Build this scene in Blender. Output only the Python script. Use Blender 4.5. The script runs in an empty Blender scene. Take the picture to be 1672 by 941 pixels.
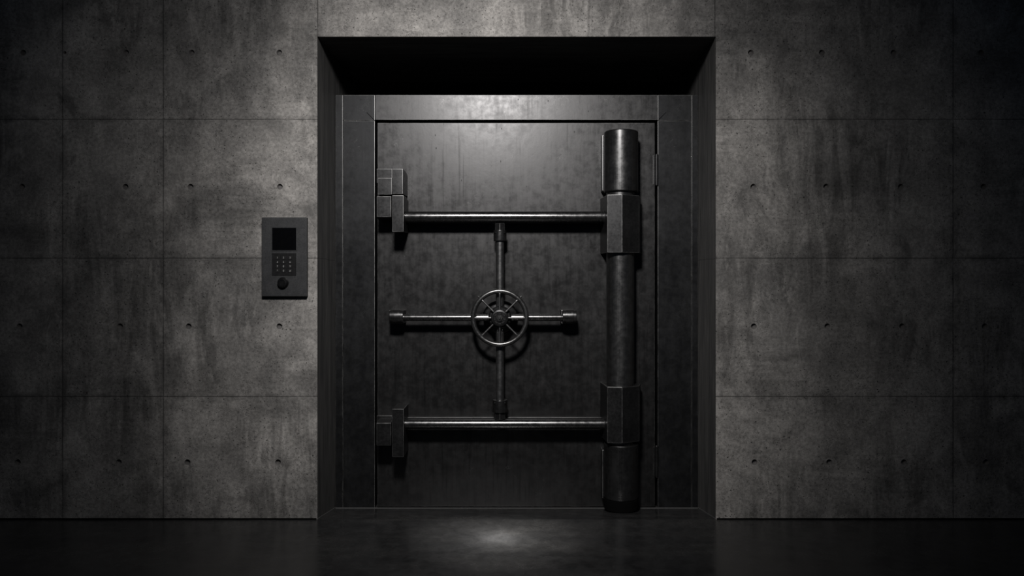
import bpy, bmesh, math, random
from mathutils import Vector, Matrix

random.seed(4)
C = bpy.context.scene.collection
S = bpy.context.scene
PI = math.pi

# ------------------------------------------------------------------ camera model
D0 = 4.3            # camera to the concrete wall face (y = 0)
F = 1247.0          # focal length in pixels of the 1672 px wide frame
VX, VY = 845.0, 457.0
EYE = 1.35

def at(px, py, y):
    """real place of a point seen at (px,py) lying at depth y behind the wall face"""
    k = (D0 + y) / F
    return ((px - VX) * k, y, EYE - (py - VY) * k)
def X(px, y): return at(px, 0, y)[0]
def Z(py, y): return at(0, py, y)[2]

# ------------------------------------------------------------------ node helpers
class NT:
    def __init__(self, name):
        self.m = bpy.data.materials.new(name); self.m.use_nodes = True
        self.t = self.m.node_tree; self.n = self.t.nodes; self.l = self.t.links
        self.n.clear()
        self.out = self.n.new('ShaderNodeOutputMaterial')
        self.b = self.n.new('ShaderNodeBsdfPrincipled')
        self.l.new(self.b.outputs[0], self.out.inputs[0])
        self.tc = self.n.new('ShaderNodeTexCoord')
    def set(self, sock, v):
        if hasattr(v, 'links') or isinstance(v, bpy.types.NodeSocket): self.l.new(v, sock)
        else: sock.default_value = v
    def mapping(self, scale=(1,1,1), loc=(0,0,0), rot=(0,0,0)):
        m = self.n.new('ShaderNodeMapping'); self.l.new(self.tc.outputs['Object'], m.inputs[0])
        m.inputs['Scale'].default_value = scale; m.inputs['Location'].default_value = loc
        m.inputs['Rotation'].default_value = rot
        return m.outputs[0]
    def noise(self, vec, scale, detail=4, rough=.55, dist=0, lac=2.0):
        n = self.n.new('ShaderNodeTexNoise'); self.l.new(vec, n.inputs['Vector'])
        n.inputs['Scale'].default_value = scale; n.inputs['Detail'].default_value = detail
        n.inputs['Roughness'].default_value = rough; n.inputs['Distortion'].default_value = dist
        n.inputs['Lacunarity'].default_value = lac
        return n.outputs['Fac']
    def voro(self, vec, scale, rand=1.0, feature='F1'):
        n = self.n.new('ShaderNodeTexVoronoi'); n.feature = feature; self.l.new(vec, n.inputs['Vector'])
        n.inputs['Scale'].default_value = scale; n.inputs['Randomness'].default_value = rand
        return n.outputs['Distance']
    def ramp(self, v, a, b, lo=0.0, hi=1.0, smooth=True):
        n = self.n.new('ShaderNodeMapRange'); self.set(n.inputs[0], v)
        n.interpolation_type = 'SMOOTHSTEP' if smooth else 'LINEAR'
        n.inputs[1].default_value = a; n.inputs[2].default_value = b
        n.inputs[3].default_value = lo; n.inputs[4].default_value = hi
        return n.outputs[0]
    def m2(self, op, a, b=0.0, c=None):
        n = self.n.new('ShaderNodeMath'); n.operation = op
        self.set(n.inputs[0], a); self.set(n.inputs[1], b)
        if c is not None: self.set(n.inputs[2], c)
        return n.outputs[0]
    def mix(self, f, a, b, mode='MIX'):
        n = self.n.new('ShaderNodeMix'); n.data_type = 'RGBA'; n.blend_type = mode
        self.set(n.inputs[0], f)
        for s, v in ((n.inputs[6], a), (n.inputs[7], b)):
            if isinstance(v, bpy.types.NodeSocket): self.l.new(v, s)
            else: s.default_value = (*v, 1) if len(v) == 3 else v
        return n.outputs[2]
    def gray(self, v):
        n = self.n.new('ShaderNodeCombineColor'); 
        for i in range(3): self.set(n.inputs[i], v)
        return n.outputs[0]
    def bump(self, h, strength=.3, dist=.01, normal=None):
        n = self.n.new('ShaderNodeBump'); self.set(n.inputs['Height'], h)
        n.inputs['Strength'].default_value = strength; n.inputs['Distance'].default_value = dist
        if normal is not None: self.l.new(normal, n.inputs['Normal'])
        return n.outputs[0]
    def xyz(self):
        n = self.n.new('ShaderNodeSeparateXYZ'); self.l.new(self.tc.outputs['Object'], n.inputs[0])
        return n.outputs

# seams of the formwork, in metres on the wall face
SEAM_Z = [Z(195, 0), Z(422, 0), Z(648, 0), 3.04]
SEAM_X = [X(266.5, 0), X(102, 0), X(1556.5, 0), X(-190, 0), X(1850, 0)]
SEAM_TOP = [X(518.5, 0), X(1167.5, 0)]
OPEN_TOP = Z(60, 0)

def mat_concrete(name, light, dark, seams=True, pits=1.0):
    N = NT(name); v = N.mapping()
    ox, oy, oz = N.xyz()
    big = N.noise(N.mapping((1,1,.8)), 1.5, 6, .6, .3)
    mid = N.noise(N.mapping((1,1,1), (3,1,7)), 6.0, 8, .65, .5)
    vstreak = N.noise(N.mapping((5,1,.7), (2,0,0)), 2.2, 7, .66, .9)
    hstreak = N.noise(N.mapping((.8,1,7), (5,0,3)), 2.0, 7, .66, .9)
    fine = N.noise(v, 55, 6, .7)
    grain = N.noise(v, 190, 4, .75)
    f = N.ramp(big, .32, .68)
    col = N.mix(f, dark, light)
    def mul(c, val): return N.mix(1.0, c, N.gray(val), 'MULTIPLY')
    col = mul(col, N.ramp(mid, .3, .72, .72, 1.2))
    smask = N.ramp(N.noise(N.mapping((1,1,1), (7,7,2)), 1.3, 4, .6), .42, .62)
    col = N.mix(smask, col, mul(col, N.ramp(vstreak, .34, .66, .52, 1.2)))
    hmask = N.ramp(N.noise(N.mapping((1,1,1), (1,7,8)), 1.6, 4, .6), .48, .66)
    col = N.mix(hmask, col, mul(col, N.ramp(hstreak, .36, .64, .72, 1.1)))
    col = mul(col, N.ramp(fine, .3, .7, .7, 1.28))
    col = mul(col, N.ramp(grain, .3, .7, .86, 1.14))
    # dark stain blotches with ragged edges
    st = N.noise(N.mapping((1.6,1,1.0), (9,2,4)), 2.6, 9, .68, .6)
    stain = N.ramp(st, .56, .66)
    col = N.mix(N.m2('MULTIPLY', stain, .55), col, tuple(d * .5 for d in dark))
    # pale lime bloom
    bl = N.noise(N.mapping((2.4,1,.8), (1,8,2)), 2.4, 9, .7, .8)
    col = N.mix(N.m2('MULTIPLY', N.ramp(bl, .58, .68), .35), col, tuple(min(1, l * 1.35) for l in light))
    # blow holes and worm marks
    wv = N.n.new('ShaderNodeMix'); wv.data_type = 'VECTOR'
    nz = N.n.new('ShaderNodeTexNoise'); N.l.new(v, nz.inputs['Vector']); nz.inputs['Scale'].default_value = 75; nz.inputs['Detail'].default_value = 3
    wv.inputs[0].default_value = .018
    N.l.new(v, wv.inputs[4]); N.l.new(nz.outputs['Color'], wv.inputs[5])
    pv = wv.outputs[1]
    p1 = N.ramp(N.voro(pv, 40), .07, .17, 1, 0)
    p2 = N.ramp(N.voro(pv, 12), .022, .05, 1, 0)
    p3 = N.ramp(N.voro(pv, 70), .08, .18, 1, 0)
    area = N.ramp(N.noise(N.mapping((1.2,1,.7), (4,4,1)), 2.4, 4, .6), .30, .54)
    worm = N.noise(v, 38, 3, .5, 1.6)
    wl = N.ramp(N.m2('ABSOLUTE', N.m2('SUBTRACT', worm, .5)), .0, .03, 1, 0)
    wl = N.m2('MULTIPLY', wl, N.ramp(N.noise(v, 14, 4, .6), .47, .6))
    pit = N.m2('MAXIMUM', N.m2('MULTIPLY', p1, area), p2)
    pit = N.m2('MAXIMUM', pit, N.m2('MULTIPLY', N.m2('MULTIPLY', p3, area), .6))
    pit = N.m2('MAXIMUM', pit, N.m2('MULTIPLY', N.m2('MULTIPLY', wl, area), .5))
    col = N.mix(N.m2('MULTIPLY', pit, .92 * pits), col, tuple(d * .16 for d in dark))
    h = N.m2('ADD', N.m2('MULTIPLY', fine, .5), N.m2('MULTIPLY', mid, .9))
    h = N.m2('SUBTRACT', h, N.m2('MULTIPLY', pit, .8 * pits))
    if seams:
        wob = N.m2('MULTIPLY', N.m2('SUBTRACT', N.noise(v, 9, 5, .7), .5), .006)
        seam = None; halo = None
        def line(c, at_, w, gate=None):
            d = N.m2('ABSOLUTE', N.m2('ADD', N.m2('SUBTRACT', c, at_), wob))
            s = N.ramp(d, w * .4, w, 1, 0); hl = N.ramp(d, w, w * 11, 1, 0)
            if gate is not None: s = N.m2('MULTIPLY', s, gate); hl = N.m2('MULTIPLY', hl, gate)
            return s, hl
        above = N.m2('GREATER_THAN', oz, OPEN_TOP)
        items = [(oz, z, .0032, None) for z in SEAM_Z] + [(ox, x, .0036, None) for x in SEAM_X] + [(ox, x, .0036, above) for x in SEAM_TOP]
        for it in items:
            s, hl = line(*it)
            seam = s if seam is None else N.m2('MAXIMUM', seam, s)
            halo = hl if halo is None else N.m2('MAXIMUM', halo, hl)
        broken = N.ramp(N.noise(v, 5, 5, .7), .3, .55, .35, 1)
        seam = N.m2('MULTIPLY', seam, broken)
        halo = N.m2('MULTIPLY', halo, N.ramp(N.noise(v, 4.5, 6, .7), .45, .62))
        col = N.mix(N.m2('MULTIPLY', halo, .5), col, tuple(d * .4 for d in dark))
        col = N.mix(N.m2('MULTIPLY', seam, .72), col, tuple(d * .2 for d in dark))
        h = N.m2('SUBTRACT', h, N.m2('MULTIPLY', seam, 1.4))
    N.l.new(col, N.b.inputs['Base Color'])
    N.set(N.b.inputs['Roughness'], N.ramp(mid, .3, .7, .68, .9))
    N.b.inputs['Specular IOR Level'].default_value = .3
    N.l.new(N.bump(h, .55, .006), N.b.inputs['Normal'])
    return N.m

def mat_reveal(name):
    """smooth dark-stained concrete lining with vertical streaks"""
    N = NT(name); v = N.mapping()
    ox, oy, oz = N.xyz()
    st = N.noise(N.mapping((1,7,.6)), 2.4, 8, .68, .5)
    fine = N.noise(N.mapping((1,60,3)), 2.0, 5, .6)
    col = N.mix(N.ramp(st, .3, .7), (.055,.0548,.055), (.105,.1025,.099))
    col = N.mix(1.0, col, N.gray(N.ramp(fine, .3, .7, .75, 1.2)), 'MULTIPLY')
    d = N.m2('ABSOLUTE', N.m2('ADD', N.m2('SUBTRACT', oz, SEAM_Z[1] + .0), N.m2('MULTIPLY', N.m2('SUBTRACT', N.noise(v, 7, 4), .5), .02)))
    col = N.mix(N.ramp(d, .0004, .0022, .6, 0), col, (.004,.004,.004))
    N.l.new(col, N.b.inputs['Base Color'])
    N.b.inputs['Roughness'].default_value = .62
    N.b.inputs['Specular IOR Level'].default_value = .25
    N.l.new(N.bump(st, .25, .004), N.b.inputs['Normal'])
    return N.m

def mat_floor(name):
    N = NT(name); v = N.mapping()
    a = N.noise(N.mapping((.7,2.4,1)), 2.0, 7, .6, .4)
    b = N.noise(v, 14, 8, .68, .4)
    g = N.noise(v, 90, 4, .7)
    col = N.mix(N.ramp(a, .3, .7), (.026,.0262,.027), (.040,.0395,.039))
    col = N.mix(1.0, col, N.gray(N.ramp(b, .3, .7, .75, 1.2)), 'MULTIPLY')
    col = N.mix(1.0, col, N.gray(N.ramp(g, .3, .7, .8, 1.2)), 'MULTIPLY')
    pit = N.ramp(N.voro(v, 22), .03, .07, 1, 0)
    col = N.mix(N.m2('MULTIPLY', pit, .8), col, (.003,.003,.003))
    N.l.new(col, N.b.inputs['Base Color'])
    N.set(N.b.inputs['Roughness'], N.m2('ADD', N.ramp(a, .3, .7, .17, .26), N.ramp(b, .3, .7, -.03, .05)))
    N.b.inputs['Specular IOR Level'].default_value = .5
    N.l.new(N.bump(N.m2('ADD', N.m2('MULTIPLY', b, .7), N.m2('MULTIPLY', a, .6)), .06, .006), N.b.inputs['Normal'])
    return N.m

def mat_steel(name, c0, c1, r0, r1, metal=.85, scale=4.0, streak=None, scratches=0.0, bump=.06, spec=.5):
    """blackened steel: mottled patina, roughness variation, light scratches"""
    N = NT(name); v = N.mapping()
    a = N.noise(v, scale, 8, .65, .5)
    b = N.noise(N.mapping((1,1,1), (4,6,1)), scale * 7, 6, .65, .2)
    col = N.mix(N.ramp(a, .3, .7), c0, c1)
    col = N.mix(1.0, col, N.gray(N.ramp(b, .3, .7, .88, 1.1)), 'MULTIPLY')
    rough = N.m2('ADD', N.ramp(a, .3, .72, r0, r1), N.ramp(b, .3, .7, -.04, .06))
    h = N.m2('ADD', N.m2('MULTIPLY', a, .8), N.m2('MULTIPLY', b, .25))
    if streak:
        s = N.noise(N.mapping(streak, (1,2,3)), 3.0, 6, .65)
        rough = N.m2('ADD', rough, N.ramp(s, .3, .7, -.025, .025))
        col = N.mix(1.0, col, N.gray(N.ramp(s, .3, .7, .9, 1.08)), 'MULTIPLY')
    if scratches >= .3:
        sp = N.ramp(N.voro(N.mapping((1,1,.45), (2,2,2)), 22), .03, .085, 1, 0)
        sp = N.m2('MULTIPLY', sp, N.ramp(N.noise(v, 3.5, 4, .6), .42, .6))
        col = N.mix(N.m2('MULTIPLY', sp, .75), col, (.008,.008,.008)); rough = N.m2('ADD', rough, N.m2('MULTIPLY', sp, .2))
        dr = N.noise(N.mapping((30,1,1.2), (3,0,1)), 1.6, 5, .6, .2)
        dr = N.m2('MULTIPLY', N.ramp(dr, .54, .66), N.ramp(N.noise(v, 1.8, 4, .6), .42, .6))
        col = N.mix(N.m2('MULTIPLY', dr, .4), col, (.014,.014,.014))
    if scratches:
        q = N.noise(N.mapping((1,1,1), (0,0,0), (.3,.5,.9)), 9, 3, .5, 2.2)
        l = N.ramp(N.m2('ABSOLUTE', N.m2('SUBTRACT', q, .5)), 0, .006, 1, 0)
        l = N.m2('MULTIPLY', l, N.ramp(N.noise(v, 5, 4), .54, .66))
        col = N.mix(N.m2('MULTIPLY', l, scratches), col, (.16,.16,.158))
    N.l.new(col, N.b.inputs['Base Color']); N.l.new(rough, N.b.inputs['Roughness'])
    N.b.inputs['Metallic'].default_value = metal
    N.b.inputs['Specular IOR Level'].default_value = spec
    if bump: N.l.new(N.bump(h, bump, .01), N.b.inputs['Normal'])
    return N.m

def mat_plain(name, c, r, metal=0.0, spec=.5):
    N = NT(name); v = N.mapping()
    a = N.noise(v, 60, 4, .6)
    col = N.mix(N.ramp(a, .3, .7), tuple(x * .88 for x in c), tuple(x * 1.1 for x in c))
    N.l.new(col, N.b.inputs['Base Color'])
    N.set(N.b.inputs['Roughness'], N.ramp(a, .3, .7, r - .03, r + .03))
    N.b.inputs['Metallic'].default_value = metal; N.b.inputs['Specular IOR Level'].default_value = spec
    return N.m

M = {}
M['concrete'] = mat_concrete('board_marked_concrete', (.304,.2915,.276), (.138,.134,.129))
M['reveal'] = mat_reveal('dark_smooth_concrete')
M['floor'] = mat_floor('dark_polished_concrete')
M['door'] = mat_steel('door_steel', (.0455,.0453,.0458), (.052,.0517,.0522), .358, .388, .84, 3.2, (9,1,.9), .4, .07)
M['frame'] = mat_steel('frame_steel', (.018,.0187,.020), (.025,.0258,.0272), .42, .48, .7, 3.6, (5,1,.9), .3, .05)
M['header'] = M['door']
M['fitting'] = mat_steel('fitting_steel', (.029,.0292,.030), (.040,.0402,.041), .36, .42, .8, 8.0, None, .2, .03)
M['bar'] = mat_steel('burnished_bar_steel', (.115,.115,.1155), (.14,.14,.14), .235, .265, .95, 6.0, None, .2, .01)
M['column'] = mat_steel('brushed_column_steel', (.088,.088,.0885), (.11,.11,.1105), .28, .31, .93, 4.0, (40,40,1.0), .2, .01)
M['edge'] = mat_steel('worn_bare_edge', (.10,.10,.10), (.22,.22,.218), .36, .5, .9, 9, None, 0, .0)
M['pipe'] = mat_steel('satin_pipe_steel', (.11,.11,.111), (.13,.13,.13), .33, .36, .93, 4.0, (40,40,1.0), .2, .01)
M['rod'] = mat_steel('satin_rod_steel', (.165,.165,.166), (.19,.19,.19), .35, .39, .94, 5.0, None, .2, .01)
M['wheel'] = mat_steel('worn_wheel_steel', (.165,.165,.164), (.19,.19,.188), .26, .31, .93, 9.0, None, .2, .01)
M['grout'] = mat_plain('tie_hole_grout', (.125,.12,.117), .85, 0, .2)
M['bead'] = mat_plain('sealant_bead', (.10,.10,.10), .6, 0, .3)
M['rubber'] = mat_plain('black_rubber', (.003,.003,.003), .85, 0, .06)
M['void'] = mat_plain('shade_black_paint', (.006,.0062,.007), .85, 0, .1)
M['plate'] = mat_steel('panel_grey_metal', (.040,.041,.043), (.050,.051,.053), .44, .5, .4, 20, None, 0, .02)
M['bezel'] = mat_plain('bezel_metal', (.075,.077,.08), .4, .6)
M['screen'] = mat_plain('screen_glass', (.0022,.0022,.0026), .12, 0, .35)
M['key_bed'] = mat_plain('keypad_black', (.007,.007,.0075), .4, 0, .4)
M['key'] = mat_plain('key_plastic', (.008,.008,.0085), .5, 0, .3)
M['legend'] = mat_plain('key_legend', (.26,.26,.255), .6, 0, .3)
M['knob'] = mat_plain('knob_black', (.008,.008,.0085), .3, .3, .5)

# ------------------------------------------------------------------ mesh helpers
def bevel(bm, w, seg=2, ang=.5):
    if w <= 0: return bm
    bmesh.ops.recalc_face_normals(bm, faces=bm.faces)
    es = [e for e in bm.edges if len(e.link_faces) == 2 and e.calc_face_angle(0) > ang]
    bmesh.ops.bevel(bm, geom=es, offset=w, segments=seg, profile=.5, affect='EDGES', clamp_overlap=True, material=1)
    return bm

def box_bm(x0, x1, y0, y1, z0, z1, bw=.003, seg=2):
    bm = bmesh.new()
    r = bmesh.ops.create_cube(bm, size=1)
    for vv in r['verts']:
        vv.co = Vector(((x0+x1)/2 + vv.co.x*(x1-x0), (y0+y1)/2 + vv.co.y*(y1-y0), (z0+z1)/2 + vv.co.z*(z1-z0)))
    return bevel(bm, bw, seg)

def prism_bm(pts, lo, hi, axis='Z', bw=.003, seg=2):
    """polygon in the two other axes, drawn out along axis. Z: (x,y)  Y: (x,z)  X: (y,z)"""
    bm = bmesh.new()
    def P(p, t):
        return {'Z': (p[0], p[1], t), 'Y': (p[0], t, p[1]), 'X': (t, p[0], p[1])}[axis]
    a = [bm.verts.new(P(p, lo)) for p in pts]; b = [bm.verts.new(P(p, hi)) for p in pts]
    n = len(pts)
    bm.faces.new(a); bm.faces.new(b[::-1])
    for i in range(n): bm.faces.new((a[i], a[(i+1) % n], b[(i+1) % n], b[i]))
    bmesh.ops.recalc_face_normals(bm, faces=bm.faces)
    return bevel(bm, bw, seg)

def lathe_bm(prof, centre, axis='Z', n=64):
    """prof: list of (radius, t) along the axis, closed at both ends"""
    bm = bmesh.new(); rings = []
    cx, cy, cz = centre
    def P(r, a, t):
        c, s = r*math.cos(a), r*math.sin(a)
        return {'Z': (cx+c, cy+s, cz+t), 'Y': (cx+c, cy+t, cz+s), 'X': (cx+t, cy+c, cz+s)}[axis]
    for r, t in prof:
        if r < 1e-6: rings.append([bm.verts.new(P(0, 0, t))])
        else: rings.append([bm.verts.new(P(r, 2*PI*i/n, t)) for i in range(n)])
    for a, b in zip(rings, rings[1:]):
        for i in range(n):
            j = (i+1) % n
            if len(a) == 1 and len(b) == 1: continue
            if len(a) == 1: bm.faces.new((a[0], b[i], b[j]))
            elif len(b) == 1: bm.faces.new((a[i], a[j], b[0]))
            else: bm.faces.new((a[i], a[j], b[j], b[i]))
    if len(rings[0]) > 1: bm.faces.new(rings[0])
    if len(rings[-1]) > 1: bm.faces.new(rings[-1])
    bmesh.ops.recalc_face_normals(bm, faces=bm.faces)
    return bm

def cyl_bm(r, lo, hi, centre, axis='Z', bw=.004, n=64):
    return lathe_bm([(0,lo),(r-bw,lo),(r-bw*.3,lo+bw*.3),(r,lo+bw),(r,hi-bw),(r-bw*.3,hi-bw*.3),(r-bw,hi),(0,hi)], centre, axis, n)

def rod_bm(p0, p1, r, n=20, r1=None):
    bm = bmesh.new()
    p0, p1 = Vector(p0), Vector(p1); d = p1 - p0; L = d.length
    bmesh.ops.create_cone(bm, cap_ends=True, segments=n, radius1=r, radius2=r if r1 is None else r1, depth=L,
        matrix=Matrix.Translation((p0+p1)/2) @ d.to_track_quat('Z', 'Y').to_matrix().to_4x4())
    return bm

def torus_bm(R, r, centre, n=96, m=24, flat=1.0):
    bm = bmesh.new(); cx, cy, cz = centre; g = []
    for i in range(n):
        a = 2*PI*i/n; row = []
        for j in range(m):
            b = 2*PI*j/m; rr = R + r*math.cos(b)
            row.append(bm.verts.new((cx + rr*math.cos(a), cy + flat*r*math.sin(b), cz + rr*math.sin(a))))
        g.append(row)
    for i in range(n):
        for j in range(m):
            bm.faces.new((g[i][j], g[(i+1)%n][j], g[(i+1)%n][(j+1)%m], g[i][(j+1)%m]))
    bmesh.ops.recalc_face_normals(bm, faces=bm.faces)
    return bm

def join(*bms):
    out = bms[0]
    for b in bms[1:]:
        me = bpy.data.meshes.new('tmp'); b.to_mesh(me); b.free()
        out.from_mesh(me); bpy.data.meshes.remove(me)
    return out

def world_of(o):
    m = Vector((0,0,0))
    while o is not None: m += o.location; o = o.parent
    return m

def obj(name, bm, mat, parent=None, smooth=True, origin=None, label=None):
    """link the bmesh (given in world places) as one object with its origin at its own centre"""
    mn = Vector((min(v.co[i] for v in bm.verts) for i in range(3)))
    mx = Vector((max(v.co[i] for v in bm.verts) for i in range(3)))
    o0 = Vector(origin) if origin is not None else (mn + mx) / 2
    bmesh.ops.translate(bm, verts=bm.verts, vec=-o0)
    me = bpy.data.meshes.new(name); bm.to_mesh(me); bm.free()
    mats = list(mat) if isinstance(mat, (list, tuple)) else [mat]
    if len(mats) == 1:
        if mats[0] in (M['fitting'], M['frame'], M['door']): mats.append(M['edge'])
        else:
            for p in me.polygons: p.material_index = 0
    for mm in mats: me.materials.append(mm)
    o = bpy.data.objects.new(name, me); C.objects.link(o)
    if parent is not None: o.parent = parent; o.location = o0 - world_of(parent)
    else: o.location = o0
    if smooth:
        for p in me.polygons: p.use_smooth = True
        try: me.set_sharp_from_angle(angle=math.radians(32))
        except Exception: pass
    if smooth:
        w = o.modifiers.new('face_normals', 'WEIGHTED_NORMAL'); w.weight = 100; w.keep_sharp = True
    if label: o['label'] = label
    return o

def thing(name, label, cat, loc, group=None):
    o = bpy.data.objects.new(name, None); C.objects.link(o)
    o.location = loc; o.empty_display_size = .1
    o['label'] = label; o['category'] = cat
    o['kind'] = 'thing'
    if group: o['group'] = group
    return o

def structure(o): o['kind'] = 'structure'; return o

# ------------------------------------------------------------------ the room
FY = .42                                   # depth of the door and frame face
ZD = Z(830, FY)                            # floor height at the door (a shallow ramp leads down to it)
XL, XR = X(518, 0), X(1169, 0)
ZT = OPEN_TOP
NB = 1.05                                  # back of the recess

# wall: a thick slab with the doorway cut through it
bm = bmesh.new()
outer = [(-6,-.12), (-6,5.0), (6,5.0), (6,-.12), (XR,-.12), (XR,ZT), (XL,ZT), (XL,-.12)]
fr = [bm.verts.new((x, 0, z)) for x, z in outer]; bk = [bm.verts.new((x, NB, z)) for x, z in outer]
bm.faces.new(fr); bm.faces.new(bk[::-1])
n = len(outer)
for i in range(n):
    f = bm.faces.new((fr[i], fr[(i+1)%n], bk[(i+1)%n], bk[i]))
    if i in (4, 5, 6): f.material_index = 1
bmesh.ops.recalc_face_normals(bm, faces=bm.faces)
es = [e for e in bm.edges if all(abs(v.co.y) < 1e-6 for v in e.verts) and
      all(v.co.x > XL-1e-4 and v.co.x < XR+1e-4 and v.co.z < ZT+1e-4 for v in e.verts)
      and not all(v.co.z < 0 for v in e.verts)]
bmesh.ops.bevel(bm, geom=es, offset=.004, segments=2, profile=.5, affect='EDGES')
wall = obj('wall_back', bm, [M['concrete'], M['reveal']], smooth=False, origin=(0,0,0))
structure(wall)

# the tie holes left by the formwork, sunk into the wall as shallow cones
HOLES = {86: [38,106,206,313,456,1226,1342,1459,1602], 305: [36,205,311,457,1230,1349,1471,1606],
         533: [32,196,308,456,1231,1351,1473,1608], 755: [29,194,306,454,1232,1354,1476,1610]}
cb = bmesh.new()
for py, xs in HOLES.items():
    for px in xs:
        x, _, z = at(px, py, 0)
        r = .0185 if px != 106 else .010
        bmesh.ops.create_cone(cb, cap_ends=True, segments=24, radius1=r*1.15, radius2=r*.6, depth=.032,
            matrix=Matrix.Translation((x, 0, z)) @ Matrix.Rotation(-PI/2, 4, 'X'))
cme = bpy.data.meshes.new('cutter'); cb.to_mesh(cme); cb.free(); cme.materials.append(M['grout'])
cut = bpy.data.objects.new('cutter', cme); C.objects.link(cut)
md = wall.modifiers.new('holes', 'BOOLEAN'); md.operation = 'DIFFERENCE'; md.solver = 'EXACT'; md.object = cut; md.material_mode = 'TRANSFER'
dg = bpy.context.evaluated_depsgraph_get(); dg.update()
nm = bpy.data.meshes.new_from_object(wall.evaluated_get(dg))
wall.modifiers.remove(md); old = wall.data; wall.data = nm; nm.name = 'wall_back'
bpy.data.meshes.remove(old)
bpy.data.objects.remove(cut); bpy.data.meshes.remove(cme)

# floor: slab up to the wall, and the ramp into the recess
def floor_z(y): return 0.0 if y <= 0 else ZD * min(y, FY) / FY
bm = bmesh.new()
prof = [(-6.5,0), (0,0), (FY,ZD), (NB,ZD), (NB,-.3), (-6.5,-.3)]
g = .001
front = box_bm(-6, 6, -6.5, 0, -.3, 0, 0)
ramp = prism_bm([(-.0,0), (FY,ZD), (NB,ZD), (NB,-.3), (0,-.3)], XL+g, XR-g, 'X', 0)
fl = join(front, ramp)
bmesh.ops.remove_doubles(fl, verts=fl.verts, dist=1e-5)
floor = structure(obj('floor', fl, M['floor'], smooth=False, origin=(0,0,0)))

# back of the recess, coloured near-black to deepen its shade
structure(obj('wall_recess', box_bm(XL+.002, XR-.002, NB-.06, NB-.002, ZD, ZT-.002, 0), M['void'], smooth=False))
# black strips standing in for the shadow line along the foot of the wall
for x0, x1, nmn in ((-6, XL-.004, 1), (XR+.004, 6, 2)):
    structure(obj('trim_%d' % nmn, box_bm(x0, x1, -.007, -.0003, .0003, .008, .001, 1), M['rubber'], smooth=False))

# pale sealant bead round the foot of the recess
structure(obj('trim_3', prism_bm([(.002,.0003), (FY,ZD+.0003), (FY,ZD+.005), (.002,.005)], XL+.0005, XL+.0045, 'X', 0), M['bead'], smooth=False))
structure(obj('trim_4', prism_bm([(.002,.0003), (FY,ZD+.0003), (FY,ZD+.005), (.002,.005)], XR-.0045, XR-.0005, 'X', 0), M['bead'], smooth=False))
structure(obj('trim_5', box_bm(XL+.005, XR-.005, FY-.0085, FY-.0045, ZD+.001, ZD+.0045, 0), M['bead'], smooth=False))

# ------------------------------------------------------------------ door frame
k = .0007
fx0, fx1 = XL + .0035, XR - .0035
sx0, sx1 = X(612, FY), X(1074, FY)
ztop, zin = Z(155, FY), Z(197, FY)
frame = thing('door_frame', 'wide flat dark steel frame set in the concrete recess around the vault door', 'door frame', (0, FY, ZD))
FD = .20
def frame_side(a, b, strip_a, strip_b):
    obj('stile', box_bm(a, b, FY, FY+FD, ZD, zin-k, .003, 2), M['frame'], frame)
    obj('corner_block', box_bm(a, b, FY, FY+FD, zin+k, ztop, .003, 2), M['frame'], frame)
    obj('edge_strip', box_bm(strip_a, strip_b, FY-.004, FY+FD, ZD, ztop-.002, .002, 2), M['frame'], frame)
inner_l, inner_r = X(560, FY), X(1129, FY)
frame_side(inner_l+k, sx0, fx0, inner_l-k)
frame_side(sx1, inner_r-k, inner_r+k, fx1)
obj('header', box_bm(sx0+k*1.5, sx1-k*1.5, FY, FY+FD, Z(196, FY), ztop, .003, 2), M['header'], frame)
# scribed mitre seams running out of the inner corners
for s, cx in ((-1, sx0), (1, sx1)):
    obj('weld_seam', rod_bm((cx + s*.004, FY-.0006, zin+.004), (cx + s*.05, FY-.0006, zin+.05), .0016, 8), M['rubber'], frame)
obj('door_stop', box_bm(sx0-.02, sx1+.02, FY+FD, FY+FD+.02, ZD, ztop-.02, 0), M['void'], frame, smooth=False)

# ------------------------------------------------------------------ vault door
door = thing('vault_door', 'massive blackened steel vault door with spoked hand wheel, locking bars and tall hinge column', 'vault door', (0, FY, ZD))
dx0, dx1, dz0, dz1 = X(616, FY), X(1069.5, FY), Z(828, FY), Z(200.5, FY)
obj('door_leaf', box_bm(dx0, dx1, FY, FY+.18, dz0, dz1, .004, 3), M['door'], door, origin=(0,FY,1))

AX = .312                                  # depth of the axis of bars, rods and hinge column
# --- hinge column
cx = X(1016.5, .24)
cyc = AX
colm = obj('hinge_post', cyl_bm(.0835, Z(833, .23), Z(215, .2), (cx-.004, cyc, 0), 'Z', .004, 96), M['pipe'], door)
R = .1035
zf = floor_z(cyc-.1) 
foot_lo = floor_z(cyc-.11)+.002
obj('sleeve', lathe_bm([(0,Z(312,.21)),(R-.02,Z(312,.21)),(R-.004,Z(312,.21)+.003),(R,Z(312,.21)+.008),(R,Z(210,.21)-.006),(R-.003,Z(210,.21)-.0015),(R-.008,Z(210,.21)),(0,Z(210,.21))], (cx, cyc, 0), 'Z', 96), M['column'], colm)
obj('sleeve', lathe_bm([(0,Z(820,.21)),(R-.008,Z(820,.21)),(R-.002,Z(820,.21)+.002),(R,Z(820,.21)+.006),(R,Z(729,.21)-.008),(R-.004,Z(729,.21)-.003),(R-.016,Z(729,.21)),(0,Z(729,.21))], (cx, cyc, 0), 'Z', 96), M['column'], colm)
obj('foot', lathe_bm([(0,foot_lo),(R-.002,foot_lo),(R+.001,foot_lo+.006),(R+.001,Z(820,.21)-.004),(R-.006,Z(820,.21)-.0015),(0,Z(820,.21)-.0015)], (cx, cyc, 0), 'Z', 96), M['rubber'], colm, label='matte black foot under the hinge column')
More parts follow.
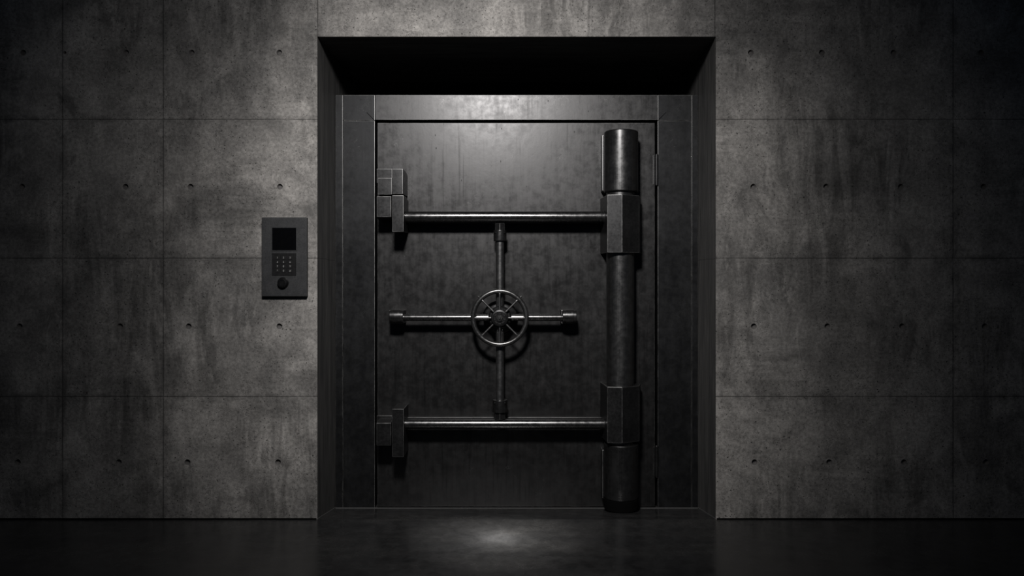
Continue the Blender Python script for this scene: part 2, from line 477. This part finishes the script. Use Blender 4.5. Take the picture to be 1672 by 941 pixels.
def collar(py0, py1):
    yr = .196
    a = (X(991.5, yr+.012), yr+.014); b = (X(1016, yr), yr); c = (X(1044, yr+.06), yr+.06)
    d = (X(1046, .34), .345); e = (X(1040, FY), FY-.0005); f = (X(980, FY), FY-.0005); g_ = (X(984.5, .345), .345)
    return obj('collar', prism_bm([a, b, c, d, e, f, g_], Z(py1, yr), Z(py0, yr), 'Z', .0035, 2), M['fitting'], colm)
collar(317.5, 412.7); collar(632.5, 724.5)
# saddle plates that carry the sleeves on the leaf
for p0, p1 in ((220, 312), (735, 815)):
    obj('saddle', box_bm(X(983, .34), X(1040, .34), .345, FY-.0005, Z(p1, .34), Z(p0, .34), .006, 2), M['fitting'], colm)

# --- locking bars with their backing rails
def bar(pc, r, rail):
    zc = Z(pc, AX)
    b = obj('locking_bar', cyl_bm(r, X(655, AX), X(993, AX), (0, AX, zc), 'X', .003, 64), M['bar'], door)
    zr = Z(rail, FY-.03)
    obj('rail', box_bm(X(664, FY), X(984, FY), FY-.03, FY-.0005, zr-.05, zr, .003, 2), M['fitting'], b)
    obj('end_ring', cyl_bm(r+.004, X(985, AX), X(991, AX), (0, AX, zc), 'X', .002, 48), M['fitting'], b)
    return b
bar(354.3, .0340, 352); bar(692.6, .0305, 681.8)

# --- clamp plates and bolts at the closing side
def clamp(px0, px1, py0, py1, y0, cham, side=.012):
    """upright plate that stands out from the leaf, its far top corner cut away"""
    z0, z1 = Z(py1, y0), Z(py0, y0)
    pts = [(y0, z0), (y0, z1), (y0+(FY-y0)*.55, z1), (FY-.0005, z1-cham), (FY-.0005, z0+.006)]
    return obj('clamp_plate', prism_bm(pts, X(px0, y0), X(px1, y0), 'X', .0035, 2), M['fitting'], door)
clamp(640.4, 658, 275.5, 317.2, .225, .012)
clamp(640, 659, 319, 379, .215, .012)
clamp(640, 659.3, 668, 747, .225, .0)
def bolt(px0, px1, py0, py1, y0, ch_top, ch_bot):
    z0, z1 = Z(py1, y0), Z(py0, y0)
    pts = [(y0, z0), (y0, z1)]
    if ch_top: pts += [(y0+.03, z1+ch_top)]
    pts += [(FY-.0005, z1+ch_top)]
    pts += [(FY-.0005, z0-ch_bot)]
    if ch_bot: pts += [(y0+.05, z0-ch_bot)]
    return obj('bolt', prism_bm(pts, X(px0, y0), X(px1, y0), 'X', .0035, 2), M['fitting'], door)
bolt(616.5, 640, 290.5, 318, .255, 0, 0)
bolt(615, 638.8, 320.5, 354.5, .245, 0, .014)
bolt(614.5, 638.8, 691, 728, .245, .009, 0)
obj('bolt_bracket', box_bm(X(616.8, FY), X(642, FY), FY-.035, FY-.0005, Z(300, FY), Z(275.5, FY-.035), .003), M['fitting'], door)
obj('bolt_bracket', box_bm(X(616.8, FY), X(642, FY), FY-.035, FY-.0005, Z(720, FY), Z(679, FY-.035), .003), M['fitting'], door)

# --- cross of throw rods
wx, wz = X(816.3, .30), Z(518.8, .30)
gear = obj('gear_boss', lathe_bm([(0,.275),(.06,.275),(.066,.279),(.07,.287),(.07,.36),(.10,.37),(.105,.378),(.105,FY-.0005),(0,FY-.0005)], (wx, 0, wz), 'Y', 64), M['fitting'], door)
rr = .0245
def up_rod(pa, pb, sleeve, tip, socket_r, tip_r):
    z0, z1 = sorted((Z(pa, AX), Z(pb, AX)))
    r = obj('throw_rod', cyl_bm(rr, z0, z1, (wx, AX, 0), 'Z', .002, 48), M['rod'], door)
    s0, s1 = sorted((Z(sleeve[0], AX-.04), Z(sleeve[1], AX-.04)))
    t0, t1 = sorted((Z(tip[0], AX-.035), Z(tip[1], AX-.035)))
    bm = cyl_bm(socket_r, s0, s1, (wx, AX, 0), 'Z', .004, 48)
    # four little set screws round the socket
    for q in range(4):
        a = PI/4 + q*PI/2 - PI/2
        p = Vector((wx + socket_r*math.cos(a), AX + socket_r*math.sin(a), s1-.016)); dirv = Vector((math.cos(a), math.sin(a), 0))
        bm = join(bm, rod_bm(p - dirv*.004, p + dirv*.0035, .006, 12))
    obj('socket', bm, M['column'], r)
    obj('tip', prism_bm([(wx + tip_r*math.cos(PI/6*i*2 + PI/2), AX - tip_r*math.sin(PI/6*i*2 + PI/2)) for i in range(6)], t0, t1, 'Z', .002), M['fitting'], r)
    obj('stay', box_bm(wx-.026, wx+.026, AX, FY-.0005, s0+.004, s1-.004, .004), M['fitting'], r)
up_rod(373, 503, (375.5, 393.5), (364.5, 376), .039, .033)
up_rod(534, 665, (654.5, 675), (674, 686), .045, .036)
def side_rod(pa, pb, sock, back):
    zc = Z(518.7, AX)
    r = obj('throw_rod', cyl_bm(rr-.004, *sorted((X(pa, AX), X(pb, AX))), (0, AX, zc), 'X', .002, 48), M['bar'], door)
    a, b = sorted((X(sock[0], AX-.04), X(sock[1], AX-.04)))
    obj('socket', join(cyl_bm(.040, a, b, (0, AX, Z(517.5, AX-.04)), 'X', .004, 48),
                       cyl_bm(.0425, a+.018, b-.018, (0, AX, Z(517.5, AX-.04)), 'X', .002, 48)), M['column'], r)
    a2, b2 = sorted((X(back[0], FY), X(back[1], FY)))
    zz = Z(517.5, AX)
    obj('stay', box_bm(a2, b2, AX, FY-.0005, zz-.042, Z(505.5, FY), .004), M['fitting'], r)
side_rod(648, 800, (635, 657.5), (640, 663.5))
side_rod(832, 930, (919, 942), (914.5, 936))

# --- hand wheel
WY = .262
wx2, wz2 = X(816, WY), Z(519.2, WY)
WR, wr = 43.6*(D0+WY)/F, .0148
wheel = obj('hand_wheel', torus_bm(WR, wr, (wx2, WY, wz2), 128, 28, 1.05), M['wheel'], door)
hubr = 14.2*(D0+WY-.02)/F
for q in range(8):
    a = q*PI/4 + PI/2
    d = Vector((math.cos(a), 0, math.sin(a)))
    c0 = Vector((wx2, WY-.004, wz2))
    L = WR - wr*.5
    bm = rod_bm(c0 + d*(hubr-.01), c0 + d*L, .0062, 16, .0054)
    bm = join(bm, rod_bm(c0 + d*(L-.012), c0 + d*(L+.004), .0085, 16, .007))
    obj('spoke', bm, M['rod'], wheel)
hub = lathe_bm([(0,.03),(.035,.03),(.035,.0),(hubr-.004,-.002),(hubr,-.007),(hubr,-.018),(hubr-.004,-.023),(hubr*.74,-.026),(hubr*.70,-.022),(hubr*.5,-.022),(hubr*.46,-.028),(0,-.028)],
               (wx2, WY, wz2), 'Y', 64)
obj('hub', hub, M['fitting'], wheel)
for q in range(8):
    a = q*PI/4 + PI/8
    obj('hub_bolt', lathe_bm([(0,-.020),(.0036,-.020),(.0036,-.026),(.0026,-.0275),(0,-.0275)], (wx2+hubr*.6*math.cos(a), WY, wz2+hubr*.6*math.sin(a)), 'Y', 6), M['wheel'], wheel)
obj('nut', join(lathe_bm([(0,-.026),(.0185,-.026),(.0185,-.036),(.016,-.0385),(0,-.0385)], (wx2, WY, wz2), 'Y', 6),
                lathe_bm([(0,-.034),(.008,-.034),(.008,-.045),(.006,-.047),(0,-.047)], (wx2, WY, wz2), 'Y', 24)), M['wheel'], wheel)
for a in (PI/4, 3*PI/4):
    d = Vector((math.cos(a), 0, math.sin(a))); c0 = Vector((wx2, WY, wz2))
    obj('grip_stud', rod_bm(c0 + d*(WR+wr*.7), c0 + d*(WR+wr+.009), .0058, 14, .0048), M['wheel'], wheel)

# --- the two small butt hinges in the gap
for p0, p1 in ((252.5, 303), (728.5, 779)):
    hx = X(1072, FY)
    kn = obj('hinge_knuckle', cyl_bm(.0095, Z(p1, FY), Z(p0, FY), (hx, FY-.004, 0), 'Z', .002, 24), M['fitting'], door)
    obj('hinge_leaf', box_bm(hx-.022, hx-.006, FY-.004, FY-.0005, Z(p1-1.5, FY), Z(p0+1.5, FY), .001), M['fitting'], kn)
    for p in (p0, p1): obj('hinge_cap', lathe_bm([(0,-.003),(.007,-.003),(.0085,0),(.007,.003),(0,.003)], (hx, FY-.004, Z(p, FY)), 'Z', 20), M['fitting'], kn)

# ------------------------------------------------------------------ keypad terminal on the wall
ty = -.030
panel = thing('access_terminal', 'dark grey wall terminal with black screen, number keypad and round knob beside the doorway', 'keypad', (X(463.5, 0), 0, Z(485, 0)))
def TX(p): return X(p, ty)
def TZ(p): return Z(p, ty)
obj('housing', box_bm(TX(427), TX(501), ty, -.0001, TZ(484.5), TZ(355), .005, 3), M['plate'], panel)
def ring(x0, x1, z0, z1, w, y0, y1):
    return join(box_bm(x0, x1, y0, y1, z1-w, z1, .0008, 1), box_bm(x0, x1, y0, y1, z0, z0+w, .0008, 1),
                box_bm(x0, x0+w, y0, y1, z0+w, z1-w, .0008, 1), box_bm(x1-w, x1, y0, y1, z0+w, z1-w, .0008, 1))
sx0_, sx1_, sz0_, sz1_ = TX(444.6), TX(483.5), TZ(409), TZ(372.3)
scr = obj('screen', box_bm(sx0_, sx1_, ty-.0012, ty-.0001, sz0_, sz1_, .0006, 1), M['screen'], panel)
obj('bezel', ring(sx0_-.0035, sx1_+.0035, sz0_-.0035, sz1_+.0035, .0034, ty-.003, ty-.0001), M['bezel'], scr)
kx0, kx1, kz0, kz1 = TX(444.2), TX(483.6), TZ(450.5), TZ(413.7)
bed = obj('keypad', box_bm(kx0, kx1, ty-.0022, ty-.0001, kz0, kz1, .001, 1), M['key_bed'], panel)
txt = [['1','2','3'], ['4','5','6'], ['7','8','9'], ['*','0','#']]
for r_, py in enumerate((421, 428.4, 435.2, 442.4)):
    for c_, px in enumerate((453.3, 463.3, 474)):
        x, z = TX(px), TZ(py)
        bmk = box_bm(x-.0115, x+.0115, ty-.0042, ty-.0022, z-.0085, z+.0085, .0015, 2)
        cu = bpy.data.curves.new('t', 'FONT'); cu.body = txt[r_][c_]; cu.size = .0145
        cu.align_x = 'CENTER'; cu.align_y = 'CENTER'; cu.extrude = .0002; cu.offset = .0001
        tobj = bpy.data.objects.new('t', cu); C.objects.link(tobj)
        dg = bpy.context.evaluated_depsgraph_get(); dg.update()
        tm = bpy.data.meshes.new_from_object(tobj.evaluated_get(dg))
        tm.transform(Matrix.Translation((x, ty-.0044, z)) @ Matrix.Rotation(PI/2, 4, 'X'))
        old_f = set(bmk.faces); bmk.from_mesh(tm)
        for f in bmk.faces:
            f.material_index = 0 if f in old_f else 1
        bpy.data.objects.remove(tobj); bpy.data.curves.remove(cu); bpy.data.meshes.remove(tm)
        obj('key', bmk, [M['key'], M['legend']], bed)
kx, kz = TX(462.4), TZ(462)
kn = obj('knob', lathe_bm([(0,-.0001),(.0315,-.0001),(.0315,-.004),(.0285,-.006),(.0275,-.018),(.025,-.0215),(.0175,-.0225),(.0165,-.0205),(0,-.0195)], (kx, ty, kz), 'Y', 64), M['knob'], panel)

# ------------------------------------------------------------------ light
def spot(name, loc, target, watts, deg, blend, radius, col=(1,1,1)):
    l = bpy.data.lights.new(name, 'SPOT'); l.energy = watts; l.spot_size = math.radians(deg); l.spot_blend = blend
    l.shadow_soft_size = radius; l.color = col
    o = bpy.data.objects.new(name, l); C.objects.link(o); o.location = loc
    o.rotation_euler = (Vector(target) - Vector(loc)).to_track_quat('-Z', 'Y').to_euler()
    return o
spot('ceiling_spot', (-.28, -3.1, 3.5), (-.15, 0, 1.7), 520, 62, 1.0, .24, (1, .968, .945))
spot('wide_fill', (-.28, -3.1, 3.5), (-.24, 0, 1.75), 135, 94, 1.0, .24, (1, .975, .965))  # added wide fill that lifts the outer parts of the wall
for pool_w, pool_a in ((3400, 3.0), (1100, 7.0), (700, 14)):
    spot('floor_pool_fill', (-.1, -.31, 4.3), (-.1, -.31, 0), pool_w, pool_a, 1.0, .06, (1, .97, .93))  # unseen narrow spots, added to make the bright pool on the floor
w = bpy.data.worlds.new('dim_room'); S.world = w; w.use_nodes = True
w.node_tree.nodes['Background'].inputs[0].default_value = (.55, .72, 1, 1)
w.node_tree.nodes['Background'].inputs[1].default_value = .019

# ------------------------------------------------------------------ camera
cam = bpy.data.cameras.new('camera'); co = bpy.data.objects.new('camera', cam); C.objects.link(co)
co.location = (0, -D0, EYE); co.rotation_euler = (PI/2, 0, 0)
cam.sensor_fit = 'HORIZONTAL'; cam.sensor_width = 36; cam.lens = 36 * F / 1672
cam.shift_x = -(VX - 836) / 1672; cam.shift_y = -(470.5 - VY) / 1672
cam.clip_start = .05; cam.clip_end = 50
S.camera = co
S.view_settings.view_transform = 'Standard'; S.view_settings.look = 'None'
S.view_settings.exposure = 0; S.view_settings.gamma = 1; S.view_settings.use_curve_mapping = False
S.cycles.use_denoising = True
